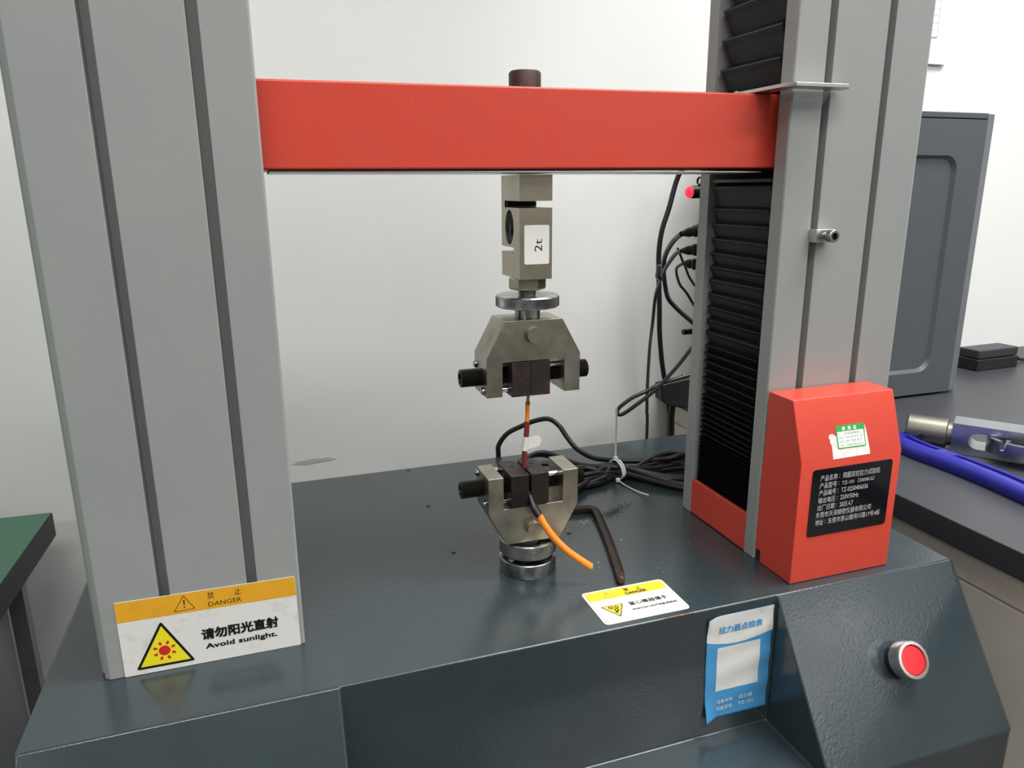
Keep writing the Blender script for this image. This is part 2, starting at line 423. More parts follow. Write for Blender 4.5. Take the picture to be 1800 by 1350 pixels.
# crosshead
def bz(x, top): return (.37585 + .0068 * x) if top else (.32205 + .0045 * x)
XB = .2930
bm = prism([(-XB, bz(-XB, 0)), (XB, bz(XB, 0)), (XB, bz(XB, 1)), (-XB, bz(-XB, 1))], 'y', -.036, .036)
ch = link('crosshead', bm, M_RED, TM, bevel=.0016, seg=3); ch['label'] = 'orange-red painted crosshead beam'
link('underside_plate', box(-.183, .183, -.0335, .0335, .3196, .3208), M_ALU, ch, bevel=.0003)
cb = lathe([(.0060, 0), (.0117, 0), (.0117, .0135), (.0105, .0150), (.0070, .0150), (.0064, .0150), (.0060, .0070)], (-.0005, 0, .3755), (0, 0, 1), 40, cap=True)
link('cap_bolt', cb, M_CAP, TM, smooth=True)['label'] = 'rust-brown socket cap bolt head on the crosshead'
# limit plate on the right end of the crosshead
lp = link('limit_plate', prism([(.1690, .0200), (.1708, -.0660), (.1745, -.0768), (.2195, -.0775), (.2265, -.0700), (.2265, -.0610), (.1840, -.0610), (.1840, .0200)],
     'z', .3776, .3802), M_ALU, TM, bevel=.0003); lp['label'] = 'thin bare steel L-shaped trip plate'
for x, y in ((.1735, -.010), (.1785, -.024)):
    link('dome_screw', lathe([(.0032, 0), (.0032, .0006), (.0020, .0016), (.0004, .002)], (x, y, .3802), (0, 0, 1), 16), M_BRIGHT, lp, smooth=True)
# stop block clamped to the right column
sb = link('stop_block', box(.2128, .2300, -.0665, -.0582, .2672, .2770), M_ALU, TM, bevel=.0004)
sb['label'] = 'small bare aluminium stop block on the right column'
sc = lathe([(.0028, 0), (.0028, .0035), (.0046, .0035), (.0048, .004), (.0048, .0088), (.0044, .0092), (.0027, .0092), (.0026, .0060)], (.2222, -.0665, .2722), (0, -1, 0), 32, cap=False)
link('socket_screw', sc, M_CHROME, sb, smooth=True)
link('socket_bottom', lathe([(.0027, 0), (.0027, .0001)], (.2222, -.0727, .2722), (0, -1, 0), 6), M_DARK, sb)

# red cover at the foot of the right column
CX0, CX1, CY, CZ = .1868, .2848, -.1045, .1028
bm = prism([(CY, .0004), (CY, CZ), (-.0885, .1494), (-.0598, .1494), (-.0598, .0880), (-.0584, .0880), (-.0584, .0105), (-.0655, .0105), (-.0655, .0004)], 'x', CX0, CX1)
cv = link('foot_cover', bm, M_RED, TM, bevel=.0018, seg=4); cv['label'] = 'orange-red folded sheet cover with sloped top'
link('notch_shade_block', box(.1880, .2600, -.0650, -.0584, .0003, .0100), M_BLKP, cv)  # black block added for the shade inside the cover's notch
# name plate
sh = Sheet((0, CY - .0006, 0), (1, 0, 0), (0, 0, 1), (0, -1, 0))
npl = sh.card('name_plate', rrect(.1985, .0395, .2765, .0963, .0025), .0006, M_PLATE, TM, 'glossy black name plate with silver lettering')
PU0, PV1, PW, PH = .1985, .0963, .0780, .0568
def ptxt(body, u0, u1, v, hh=.088): sh.text('t', body, PU0 + PW * u0, PV1 - PH * (v + hh / 2), PU0 + PW * u1, PV1 - PH * (v - hh / 2), 1.5)
vs_ = [.135, .245, .352, .462, .572, .682, .795]
for (lab, val, e), v in zip((('产品名称', '伺服双柱拉力试验机', .845), ('产品型号', 'TZ-101（2000KG）', .78), ('产品编号', 'TZ-0250406036', .71),
                            ('输出电压', '220V/50Hz', .60), ('出厂日期', '2025.4.7', .54)), vs_):
    ptxt(lab, .095, .305, v); ptxt(':', .325, .333, v, .05)
    ptxt(val, .37, e, v, .088 if val[0] == '伺' else .07)
ptxt('东莞市天泽精密仪器有限公司', .085, .78, vs_[5]); ptxt('地址', .085, .185, vs_[6]); ptxt(':', .205, .213, vs_[6], .05)
ptxt('东莞市茶山镇伟兴路17号4栋', .245, .91, vs_[6])
sh.done(npl, {'t': ('lettering', M_SILVER)})
# calibration sticker with torn residue on the sloped face
tv = Vector((0, .016, .0466)).normalized(); nv_ = Vector((0, -.0466, .016)).normalized()
shr = Sheet(Vector((0, CY, CZ)) + nv_ * .0001, (1, 0, 0), tv, nv_)
res_ = shr.card('adhesive_residue', [(.2169, .0002), (.2529, .0006), (.2531, .0040), (.2521, .0200), (.2514, .0245), (.2508, .0215), (.2506, .0178), (.2350, .0160),
     (.2235, .0172), (.2222, .0178), (.2188, .0200), (.2160, .0193), (.2152, .0170), (.2166, .0155), (.2158, .0140), (.2172, .0110)], .0001, M_RESID, TM, 'torn pale pink paper residue')
sh = Sheet(Vector((0, CY, CZ)) + nv_ * .0003, (1, 0, 0), tv, nv_)
cal = sh.card('calibration_sticker', rrect(.2226, .0074, .2501, .0258, .0012), .00018, M_GREENINK, TM, 'small green and white calibration sticker')
sh.poly('w', [(.2236, .0084), (.2491, .0084), (.2491, .0208), (.2236, .0208)], 1)
for t_, a, b in (('校', .2287, .2316), ('准', .2342, .2371), ('证', .2397, .2426)): sh.text('w', t_, a, .0217, b, .0245, 1, .03)
for v in (.0180, .0150, .0119): sh.poly('g', [(.2238, v), (.2489, v), (.2489, v + .00015), (.2238, v + .00015)], 2)
sh.text('k', 'TZ-0250406036', .2296, .0184, .2450, .0201, 2); sh.text('g', '编号', .2241, .0186, .2262, .0199, 2)
sh.text('g', '校准日期', .2244, .0155, .2287, .0170, 2); sh.text('k', '2026 年 8 月 28', .2304, .0155, .2474, .0171, 2)
sh.text('g', '有效日期', .2246, .0124, .2289, .0139, 2); sh.text('k', '2027 年 8 月 27', .2306, .0124, .2476, .0140, 2)
sh.text('g', '校准单位', .2248, .0091, .2291, .0106, 2); sh.text('g', '东莞精密仪器校准有限公司', .2308, .0091, .2482, .0107, 2)
sh.done(cal, {'w': ('white_fields', M_WHITE), 'g': ('rule_lines', M_GREENINK), 'k': ('lettering', M_INK)})

# avoid-sunlight sticker across the foot of the left column
sh = Sheet((0, YF - .0004, 0), (1, 0, 0), (0, 0, 1), (0, -1, 0))
def tri(sh, key, a, l, r, lv, rr=.0):
    """triangle with slightly rounded corners"""
    P = [Vector(a), Vector(l), Vector(r)]; out = []
    for i in range(3):
        p = P[i]; q = P[i - 1]; s = P[(i + 1) % 3]; d1 = (q - p).normalized(); d2 = (s - p).normalized()
        if rr == 0: out.append(tuple(p)); continue
        for k in range(5):
            t = k / 4; out.append(tuple((p + d1 * rr) * (1 - t) ** 2 + p * 2 * t * (1 - t) + (p + d2 * rr) * t * t))
    if key: sh.poly(key, out, lv)
    return out
def shrink(a, l, r, k):
    c = ((a[0] + l[0] + r[0]) / 3, (a[1] + l[1] + r[1]) / 3)
    return [(c[0] + (p[0] - c[0]) * k, c[1] + (p[1] - c[1]) * k) for p in (a, l, r)]
st = sh.card('danger_sticker', [(-.3007, .0004), (-.1894, .0002), (-.1895, .0510), (-.1898, .0526), (-.1906, .0534), (-.1930, .0534), (-.3008, .0547)], .0003, M_PAPERW, TM,
             'white sticker with an amber top band, sun triangle and black lettering')
sh.poly('a', [(-.3006, .0401), (-.1896, .0391), (-.1897, .0508), (-.1899, .0524), (-.1907, .0532), (-.1930, .0532), (-.3007, .0545)], 1)
a, l, r = (-.2601, .0527), (-.2669, .0416), (-.2536, .0418)
sh.ring('k', tri(sh, None, a, l, r, 2, .0010), tri(sh, None, *shrink(a, l, r, .90), 2, .0008), 2)
sh.poly('k', [(-.26055, .0492), (-.25960, .0492), (-.25980, .0453), (-.26035, .0453)], 2); sh.poly('k', circ(-.2601, .0439, .0005, 10), 2)
sh.text('k', '禁', -.2457, .0470, -.2416, .0518, 2); sh.text('k', '止', -.2287, .0470, -.2246, .0518, 2)
sh.text('k', 'DANGER', -.2456, .0415, -.2248, .0448, 2)
a, l, r = (-.2756, .0368), (-.2937, .0038), (-.2575, .0036)
sh.poly('k', tri(sh, None, a, l, r, 2, .0022), 2); sh.poly('y', tri(sh, None, *shrink(a, l, r, .84), 3), 3)
sc0 = (-.2754, .0151); sh.poly('r', circ(*sc0, .0036, 20), 4)
for k in range(8):
    t = math.radians(22 + 45 * k) + math.pi / 4; c_, s_ = math.cos(t), math.sin(t)
    def q(rad, off): return (sc0[0] + c_ * rad - s_ * off, sc0[1] + s_ * rad + c_ * off)
    sh.poly('r', [q(.0048, -.0008), q(.0068, -.0009), q(.0072, 0), q(.0068, .0009), q(.0048, .0008), q(.0046, 0)], 4)
sh.text('k', '请勿阳光直射', -.2518, .0176, -.2032, .0254, 2, .035)
sh.text('k', 'Avoid sunlight.', -.2502, .0095, -.2046, .0142, 2, .035)
sh.done(st, {'a': ('amber_band', M_YEL), 'k': ('lettering', M_INK), 'y': ('warning_triangle', M_YELT), 'r': ('sun_symbol', M_REDINK)})

# hand-injury sticker flat on the deck
sh = Sheet((0, 0, .0004), (1, 0, 0), (0, 1, 0), (0, 0, 1))
x0, x1, y0, y1 = .0226, .0938, -.1082, -.0624
st = sh.card('hand_warning_sticker', rrect(x0, y0, x1, y1, .0035), .0003, M_WHITE, TM, 'white rounded sticker with yellow band lying at the deck edge')
sh.ring('k', rrect(x0 + .0020, y0 + .0028, x1 - .0022, y1 - .0018, .0022), rrect(x0 + .0022, y0 + .0030, x1 - .0024, y1 - .0020, .0021), 3)
yb = rrect(x0 + .0023, y0 + .0031, x1 - .0025, y1 - .0021, .0021)
sh.poly('y', [(x0 + .0023, -.0763), (x1 - .0025, -.0763)] + [(x1 - .0025, y1 - .0042), (x1 - .0032, y1 - .0026), (x1 - .0046, y1 - .0021), (x0 + .0044, y1 - .0021), (x0 + .0029, y1 - .0027), (x0 + .0023, y1 - .0042)], 1)
a, l, r = (.0420, -.0662), (.0370, -.0750), (.0468, -.0750)
sh.ring('k', tri(sh, None, a, l, r, 2, .0004), tri(sh, None, *shrink(a, l, r, .90), 2, .0003), 2)
sh.poly('k', [(.0417, -.0690), (.0423, -.0690), (.0421, -.0720), (.0419, -.0720)], 2); sh.poly('k', circ(.0420, -.0733, .0004, 8), 2)
sh.text('k', '禁', .0572, -.0707, .0612, -.0661, 2, .012); sh.text('k', '止', .0678, -.0707, .0716, -.0661, 2, .012)
sh.text('k', 'DANGER', .0563, -.0752, .0744, -.0718, 2, .04)
a, l, r = (.0384, -.1018), (.0478, -.0853), (.0290, -.0853)
sh.poly('k', tri(sh, None, a, l, r, 2, .0014), 2); sh.poly('y', tri(sh, None, *shrink(a, l, r, .86), 3, .0008), 3)
for gx, gy, gr in ((.0362, -.0885, .0020), (.0408, -.0888, .0018), (.0392, -.0924, .0020)):
    sh.ring('k', circ(gx, gy, gr, 14), circ(gx, gy, gr * .45, 14), 4)
sh.poly('k', [(.0372, -.0944), (.0398, -.0936), (.0390, -.0960), (.0372, -.0963)], 4)
sh.text('k', '當心機器傷手', .0520, -.0902, .0848, -.0853, 2, .014); sh.text('k', 'WATCH OUTINJURING', .0508, -.0976, .0888, -.0948, 2, .04)
sh.done(st, {'y': ('yellow_band', M_YEL2), 'k': ('lettering', M_INK)})
# worn bare-metal patch along the deck edge below the sticker
ew = link('edge_wear', tube([(.0640 + .0022 * k, DF + .0006, -.0006) for k in range(15)], lambda t: .0003 + .0005 * math.sin(t * 3.14), 8, 2), M_CAPW, TM, smooth=True)
ew['label'] = 'paint worn to brownish bare metal on the deck edge'

# inspection sticker on the recess wall (code panel left blank)
sh = Sheet((0, DF - .0006, 0), (1, 0, 0), (0, 0, 1), (0, -1, 0))
NU, NV = 40, 44; bm = bmesh.new(); grid = {}
def qpt(a, b):   # a across, b down
    xl = .1052 + .0030 * b ** 2; xr = .1650 + .0006 * math.sin(b * 3)
    x = xl + (xr - xl) * a; z = -.0082 - .0921 * b + (.0008 - .0014 * max(0, 1 - a * 5))
    curl = .0040 * max(0, 1 - a * 5) * max(0, b - .8) * 5 + .0022 * max(0, 1 - a * 8) * max(0, .15 - b) * 6
    y = DF - .0006 - curl - .0003 * math.sin(b * 24 + a * 3) * (.3 + a)
    return (x, y, z)
for i in range(NU + 1):
    for j in range(NV + 1): grid[i, j] = bm.verts.new(qpt(i / NU, j / NV))
for i in range(NU):
    for j in range(NV):
        f = bm.faces.new((grid[i, j], grid[i + 1, j], grid[i + 1, j + 1], grid[i, j + 1]))
bmesh.ops.recalc_face_normals(bm, faces=bm.faces[:])
insp = link('inspection_sticker', bm, M_BLUE, TM, smooth=True); insp['label'] = 'blue and white crinkled sticker with a blank white panel'
m_ = insp.modifiers.new('solid', 'SOLIDIFY'); m_.thickness = .0002; m_.offset = 0
def on_sheet(pts_fn, rows, cols, m, name, lift=.00025):
    bm = bmesh.new(); g = {}
    for i in range(cols + 1):
        for j in range(rows + 1):
            a, b = pts_fn(i / cols, j / rows); x, y, z = qpt(a, b); g[i, j] = bm.verts.new((x, y - lift, z))
    for i in range(cols):
        for j in range(rows): bm.faces.new((g[i, j], g[i + 1, j], g[i + 1, j + 1], g[i, j + 1]))
    return link(name, bm, m, insp, smooth=True)
on_sheet(lambda a, b: (a, b * (.215 + .02 * a + .062 * math.sin(math.pi * a ** .8))), 16, 40, M_PAPERW, 'white_header')
on_sheet(lambda a, b: (.165 + a * .66, .305 + b * .425), 26, 26, M_PAPERW, 'blank_panel')
sh = Sheet((0, DF - .00125, 0), (1, 0, 0), (0, 0, 1), (0, -1, 0))
sh.text('b', '拉力器点检表', .1156, -.0232, .1549, -.0170, 1, .02)
sh.text('w', '设备名称:', .1180, -.0860, .1330, -.0825, 1); sh.text('w', '拉力器', .1385, -.0862, .1510, -.0825, 1)
sh.text('w', '设备型号:', .1176, -.0922, .1330, -.0886, 1); sh.text('w', 'TZ-101', .1380, -.0920, .1518, -.0889, 1)
sh.done(insp, {'b': ('blue_title', M_BLUEINK), 'w': ('lettering', M_WHITE)})

# red push button on the right sloped housing
n_ = Vector((0, -.8355, .5495)); c0 = Vector((.2600, -.1506, -.0556)); c0 = c0 - n_ * ((c0 - Vector((0, DF, 0))).dot(n_))
pb = link('push_button', lathe([(.0135, .0002), (.0135, .0050), (.0128, .0056)], c0, n_, 40), M_BLKP, TM, smooth=True); pb['label'] = 'round red push button in a bright metal ring'
link('metal_ring', lathe([(.0132, .0056), (.0146, .0062), (.0146, .0150), (.0138, .0164), (.0116, .0166), (.0112, .0150), (.0112, .0058)], c0, n_, 48), M_ALU, pb, smooth=True)
link('red_cap', lathe([(.0110, .0060), (.0110, .0148), (.0104, .0155), (.0050, .0157), (.0005, .0157)], c0, n_, 48), M_BTN, pb, smooth=True)

# load cell
def arc(cu, cv, r, a0, a1, n=6): return [(cu + r * math.cos(math.radians(a0 + (a1 - a0) * k / n)), cv + r * math.sin(math.radians(a0 + (a1 - a0) * k / n))) for k in range(n + 1)]
LZ0, LZ1 = .2436, .3186
prof = [(-.022, LZ0), (.020, LZ0), (.020, .2622), (-.0055, .2622)] + arc(-.0065, .2642, .0026, -60, -300, 8)[0:9] + [(-.0055, .2662), (.020, .2662), (.020, LZ1), (-.022, LZ1), (-.022, .3002), (.0085, .3002)] + \
       arc(.0095, .29775, .0030, 120, -120, 8) + [(.0085, .2953), (-.022, .2953)]
hole = [(.0012 + .0098 * math.cos(2 * math.pi * k / 28), .2808 + .0128 * math.sin(2 * math.pi * k / 28)) for k in range(28)]
lc = link('load_cell', prism(prof, 'x', -.0127, .0127, [hole]), M_CELL, TM); lc['label'] = 'satin steel S-shaped load cell with a white sticker'
bm = bmesh.new(); ra = []; 
for rx, sc_k in ((-.0122, 1.0), (-.0095, .99), (-.0090, .86), (-.0060, .85), (-.0056, .60), (-.0010, .58)):
    ra.append([bm.verts.new((rx, .0012 + .0097 * sc_k * math.cos(2 * math.pi * k / 32), .2808 + .0127 * sc_k * math.sin(2 * math.pi * k / 32))) for k in range(32)])
for p, q_ in zip(ra, ra[1:]):
    for k in range(32): bm.faces.new((p[k], p[(k + 1) % 32], q_[(k + 1) % 32], q_[k]))
link('bore_ring', bm, M_CHROME, lc, smooth=True)
link('bore_insert', lathe([(.0062, 0), (.0062, .004)], (-.0008, .0012, .2808), (1, 0, 0), 24), M_DARK, lc)
link('slot_screw', lathe([(.0012 + .0003 * (k % 2), .0011 * k) for k in range(22)], (-.0118, .0088, .29775), (1, 0, 0), 12), M_BOLT, lc, smooth=True)
sh = Sheet((0, -.0222, 0), (1, 0, 0), (0, 0, 1), (0, -1, 0))
ls = sh.card('capacity_sticker', rrect(-.0091, .2548, .0104, .2831, .0012), .0002, M_WHITE, lc, 'white rounded sticker marked 2t')
bm = bmesh.new(); vs, fs = text_mesh('2t', .01); xs = [p[0] for p in vs]; ys = [p[1] for p in vs]
nvs = [bm.verts.new((.0048 - .0062 * 0 - (.0060) * ((y - min(ys)) / (max(ys) - min(ys))), -.0223, .2640 + .0090 * (x - min(xs)) / (max(xs) - min(xs)))) for x, y in vs]
for f in fs: bm.faces.new([nvs[i] for i in f])
o = link('lettering', bm, M_INK); o.parent = lc
# adapter under the load cell: hex nut, threaded stud, knurled ring
def hexring(r, z0, z1, c=.0012):
    bm = bmesh.new(); rings = []
    for rr, z in ((r * .93, z0), (r, z0 + c), (r, z1 - c), (r * .93, z1)):
        rings.append([bm.verts.new((AX + rr * math.cos(math.radians(60 * k + 43)), AY + rr * math.sin(math.radians(60 * k + 43)), z)) for k in range(6)])
    for a, b in zip(rings, rings[1:]):
        for k in range(6): bm.faces.new((a[k], a[(k + 1) % 6], b[(k + 1) % 6], b[k]))
    bm.faces.new(rings[0][::-1]); bm.faces.new(rings[-1]); return bm
link('hex_nut', hexring(.0142, .2345, .2436), M_CELL, TM, bevel=.0003)
link('threaded_stud', lathe([(.0072 - .0007 * (k % 2), .0007 * k) for k in range(36)], (AX, AY, .2125), (0, 0, 1), 32), M_CHROME, TM, smooth=True)
def knurl(name, r, z0, z1, cross, m, parent, hub=None):
    H = z1 - z0; N = 104 if not cross else 78
    def rf(rr, t, h):
        if rr < r - .0006 or h < .0009 or h > H - .0009: return rr
        a = math.cos(N * t + h * 1500); b = math.cos(N * t - h * 1500)
        return rr + (.00028 * (a + b) / 2 if cross else .00032 * a)
    pr = [(r * .55, 0), (r - .0008, 0), (r, .0008)] + [(r, .0010 + (H - .0020) * k / 16) for k in range(17)] + [(r, H - .0008), (r - .0008, H), (r * .52, H), (r * .42, H - .0012), (r * .30, H - .0012)]
    return link(name, lathe(pr, (AX, AY, z0), (0, 0, 1), 728 if not cross else 624, rfun=rf), m, parent, smooth=True)
knurl('lock_ring', .0242, .2216, .2305, False, M_CHROME, TM)['label'] = 'knurled steel lock ring above the upper grip'
link('grip_spigot', lathe([(.0098, 0), (.0098, .0068), (.0118, .0075), (.0118, .0090)], (AX, AY, .2133), (0, 0, 1), 36), M_CHROME, TM, smooth=True)
# lower adapter
mc = link('mounting_collar', lathe([(.0236, .0002), (.0238, .0008), (.0238, .0118), (.0232, .0124), (.0208, .0124), (.0200, .0050), (.0120, .0045), (.0120, .0165)], (AX, AY, 0), (0, 0, 1), 64), M_CHROME, TM, smooth=True)
for a in (-150, -70, 20, 110):
    x, y = AX + .0165 * math.cos(math.radians(a)), AY + .0165 * math.sin(math.radians(a))
    link('collar_screw', lathe([(.0032, 0), (.0032, .0044), (.0028, .0048), (.0016, .0048), (.0015, .003)], (x, y, .0050), (0, 0, 1), 20), M_BOLT, mc, smooth=True)
knurl('lower_lock_ring', .0236, .0165, .0290, True, M_CHROME, TM)['label'] = 'diamond-knurled steel lock ring under the lower grip'
link('lower_stud', cyl((AX, AY, .0150), (0, 0, 1), .0110, .0160), M_CHROME, TM, smooth=True)

# indicator lamp, rear box and plugs behind the right column
link('rear_control_box', box(.2570, .3050, .0585, .1500, .0450, .3600), M_BLKP, TM, bevel=.002)
il = link('indicator_lamp', cyl((.2568, .1200, .3045), (-1, 0, 0), .0062, .0408, 24), M_BLKP, TM, smooth=True); il['label'] = 'small black lamp with a lit red dome'
link('red_dome', lathe([(.0060, 0), (.0058, .0020), (.0046, .0042), (.0026, .0056), (.0004, .0060)], (.2165, .1200, .3045), (-1, 0, 0), 24), M_LAMP, il, smooth=True)
bm = bmesh.new(); lathe([(.0038, 0), (.0044, .0008), (.0044, .0018), (.0038, .0026), (.0028, .0018), (.0028, .0008), (.0038, 0)], (.2270, .1200, .3150), (-1, 0, 0), 20, bm, cap=False)
link('fuse_ring', bm, M_BLKP, TM, smooth=True)
link('rear_knob', cyl((.2568, .1400, .1597), (-1, 0, 0), .0030, .0290, 18), M_BLKP, TM, smooth=True)

# ------------------------------------------------------------------ grips
def teeth(x, s, z0, z1, depth=.0006, pitch=.0014):
    n = int((z1 - z0) / pitch); out = []
    for k in range(n):
        z = z0 + (z1 - z0) * k / n; out += [(x, z), (x + s * depth, z + (z1 - z0) / n * .5)]
    return out + [(x, z1)]
def threaded(cx0, cx1, yc, zc, r, parent, hollow_dir):
    L = abs(cx1 - cx0); s = 1 if cx1 > cx0 else -1; n = int(L / .00085)
    pr = [(r * .55, .0032), (r * .62, 0), (r * .88, 0)] + [(r - (.0009 if k % 2 else 0), .0006 + (L - .0006) * k / n) for k in range(n + 1)]
    return link('clamping_screw', lathe(pr, (cx0, yc, zc), (s, 0, 0), 32), M_BOLT, parent, smooth=True)
def grip(name, label, flip, jawL, jawR, jz, jy, boltz, boltx, rods, pinz, loc, jmat):
    t = thing(name, label, 'grip', loc, 'specimen grips')
    f = (lambda z: .2445 - z) if flip else (lambda z: z)
    body = [(-.0246, .2133), (.0217, .2133), (.0369, .1855), (.0369, .1552), (.0239, .1552), (.0235, .1820), (-.0266, .1820), (-.0268, .1552), (-.0393, .1552), (-.0393, .1855)]
    link('grip_body', prism([(x, f(z)) for x, z in body], 'y', -.022, .0108), M_NICKEL, t, bevel=.0004)
    z0, z1 = jz; y0, y1 = jy
    L = [(jawL[0], z0)] + teeth(jawL[1], 1, z0, z1)[0:] + [(jawL[0], z1)]
    R = [(jawR[1], z0), (jawR[1], z1)] + teeth(jawR[0], -1, z0, z1)[::-1]
    link('jaw', prism(L, 'y', y0, y1), jmat, t, bevel=.0005, angle=50)['label'] = 'left jaw block, dark with rust'
    link('jaw', prism(R, 'y', y0, y1), jmat, t, bevel=.0005, angle=50)['label'] = 'right jaw block, dark with rust'
    threaded(boltx[0], jawL[0] - .0002, AY, boltz, .0072, t, -1)
    threaded(boltx[1], jawR[1] + .0002, AY, boltz, .0072, t, 1)
    for xa, xb, yy, zz in rods:
        link('guide_rod', cyl((xa, yy, zz), (1, 0, 0), .0022, xb - xa, 20, .0002), M_BRIGHT, t, smooth=True)
        if xa > -.03: continue
        h = lathe([(.0030, 0), (.0030, .0008), (.0022, .0020), (.0008, .0024)], (-.0394, yy, zz), (-1, 0, 0), 20); link('rod_screw', h, M_CHROME, t, smooth=True)
    link('hinge_pin', lathe([(.0061, 0), (.0061, .0043), (.0058, .0048)], (-.0022, -.0222, pinz), (0, -1, 0), 36), M_NICKEL, t, smooth=True)
    return t
grip('upper_grip', 'steel trapezoid specimen grip hanging jaws-down below the load cell', False, (-.0190, -.0039), (-.0031, .0122), (.1540, .1812), (-.0215, .0100),
     .1686, (-.0560, .0490), [(-.039, -.0185, .0058, .1765), (-.039, -.0185, -.0135, .1590), (.0118, .0300, -.0110, .1752)], .2022, (AX, AY, .1540), M_RUST)
LG = grip('lower_grip', 'steel trapezoid specimen grip standing jaws-up on the deck collar', True, (-.0213, -.0066), (-.0040, .0108), (.0638, .0903), (-.0242, .0105),
     .0770, (-.0580, .0470), [(-.039, -.0208, .0080, .0845), (-.039, -.0208, -.0125, .0655), (.0104, .0300, -.0110, .0832)], .0436, (AX, AY, .0313), M_JAWBLK)
for x, y in ((-.0140, -.004), (.0040, -.001)):
    link('jaw_hole', cyl((x, y, .0901), (0, 0, 1), .0017, .0004, 14, .0001), M_DARK, LG)

# ------------------------------------------------------------------ test specimen cable
sp = thing('test_cable', 'orange insulated cable clamped between both grips, its cut end bent forward', 'cable', (-.003, AY, .02))
link('crimp_terminal', lathe([(.0012, 0), (.0019, .0005), (.0019, .0025), (.0013, .003), (.0013, .011)], (-.0009, AY, .1420), (.06, 0, 1), 16), M_BRASS, sp, smooth=True)
link('thin_insulation', tube([(-.0010, AY, .1430), (-.0011, AY, .1350), (-.0014, AY, .1278)], .0017, 14, 4), M_ORANGE, sp, smooth=True)
link('heat_shrink', tube([(-.0014, AY, .1285), (-.0021, AY, .1165), (-.0036, AY, .1035), (-.0038, AY - .001, .0850), (-.0045, AY - .006, .0720)], .0022, 14, 6), M_SHRINK, sp, smooth=True)
tg = link('tape_tag', tube([(-.0024, AY, .1158), (-.0030, AY, .1100), (-.0037, AY, .1042)], .0027, 16, 4), M_TAG, sp, smooth=True)
bm = bmesh.new(); gg = {}
fl = [(.000, .1146), (.004, .1160), (.008, .1156), (.0100, .1140), (.0108, .1118), (.0104, .1095), (.0096, .1080), (.0086, .1066), (.0078, .1062), (.0080, .1075), (.0060, .1060), (.0020, .1056), (-.001, .1048)]
a = [bm.verts.new((x, AY - .0012 + .1 * abs(x - .004), z)) for x, z in fl]; b = [bm.verts.new((x, AY - .0010 + .1 * abs(x - .004), z)) for x, z in fl]
bm.faces.new(a); bm.faces.new(b[::-1])
for i in range(len(a)): bm.faces.new((a[i], a[(i + 1) % len(a)], b[(i + 1) % len(a)], b[i]))
link('tag_flag', bm, M_TAG, tg)
link('black_sleeve', tube([(-.0050, -.020, .0740), (-.0046, -.0260, .0670), (-.0028, -.0300, .0615), (-.0006, -.0330, .0575)], lambda t: .0016 + .0014 * min(1, t * 2), 16, 5), M_CABLE, sp, smooth=True)
link('thick_insulation', tube([(-.0010, -.0325, .0585), (.0030, -.0360, .0500), (.0095, -.0400, .0400), (.0185, -.0445, .0300), (.0290, -.0485, .0215), (.0365, -.0510, .0160)], .0029, 20, 6), M_ORANGE, sp, smooth=True)
bm = bmesh.new()
for k in range(16):
    t = k * 2.4; r_ = .0018 * math.sqrt((k % 8) / 8); s0 = Vector((.0362 + r_ * .5 * math.cos(t), -.0509 + r_ * .4 * math.cos(t), .0163 + r_ * math.sin(t)))
    tube([s0, s0 + Vector((.0014, -.0006, -.0008)) + Vector([random.uniform(-.0005, .0005) for _ in range(3)])], .00022, 5, 1, bm)
link('copper_strands', bm, M_CHROME, sp)['kind'] = 'stuff'

# ------------------------------------------------------------------ hex key
hk = tag(link('hex_key', tube([(.070, .0797, .0036), (.0773, .0785, .0036), (.0880, .0770, .0036), (.0935, .0755, .0036), (.0962, .0715, .0036), (.0955, .0640, .0036), (.0919, .0484, .0036), (.0785, -.0011, .0036), (.0644, -.0463, .0036), (.0602, -.0570, .0038)],
     lambda t: .0040 if t < .955 else .0034, 6, 5), M_RUSTKEY, None), 'rusty dark L-shaped hex key lying on the deck', 'hex key')
hk2 = link('ball_tip', lathe([(.0028, 0), (.0036, .0012), (.0036, .0032), (.0022, .0046)], (.0606, -.0560, .0038), (-.33, -.94, 0), 12), M_RUSTKEY, hk, smooth=True)

# ------------------------------------------------------------------ cables
def cable(label, pts, r, m=M_CABLE, name='cable', n=8, group='loose cables behind the machine'):
    return tag(link(name, tube(pts, r, 10, n), m, smooth=True), label, 'cable', group)
arcp = [(.0586, .262, -.22), (.0586, .262, -.05), (.0586, .262, -.0013), (.0595, .262, .0123), (.0694, .259, .0265), (.086, .255, .0351), (.1029, .25, .0419), (.1173, .245, .0434), (.1261, .235, .0368), (.1322, .225, .0251),
        (.1391, .212, .0145), (.151, .195, .0083), (.1637, .175, .0105), (.178, .165, .0110), (.2012, .155, .0120), (.2222, .15, .0130), (.2394, .145, .0170), (.27, .150, .010), (.29, .19, .004)]
cable('black cable arching up behind the lower grip and into the coiled bundle', arcp, .0030)
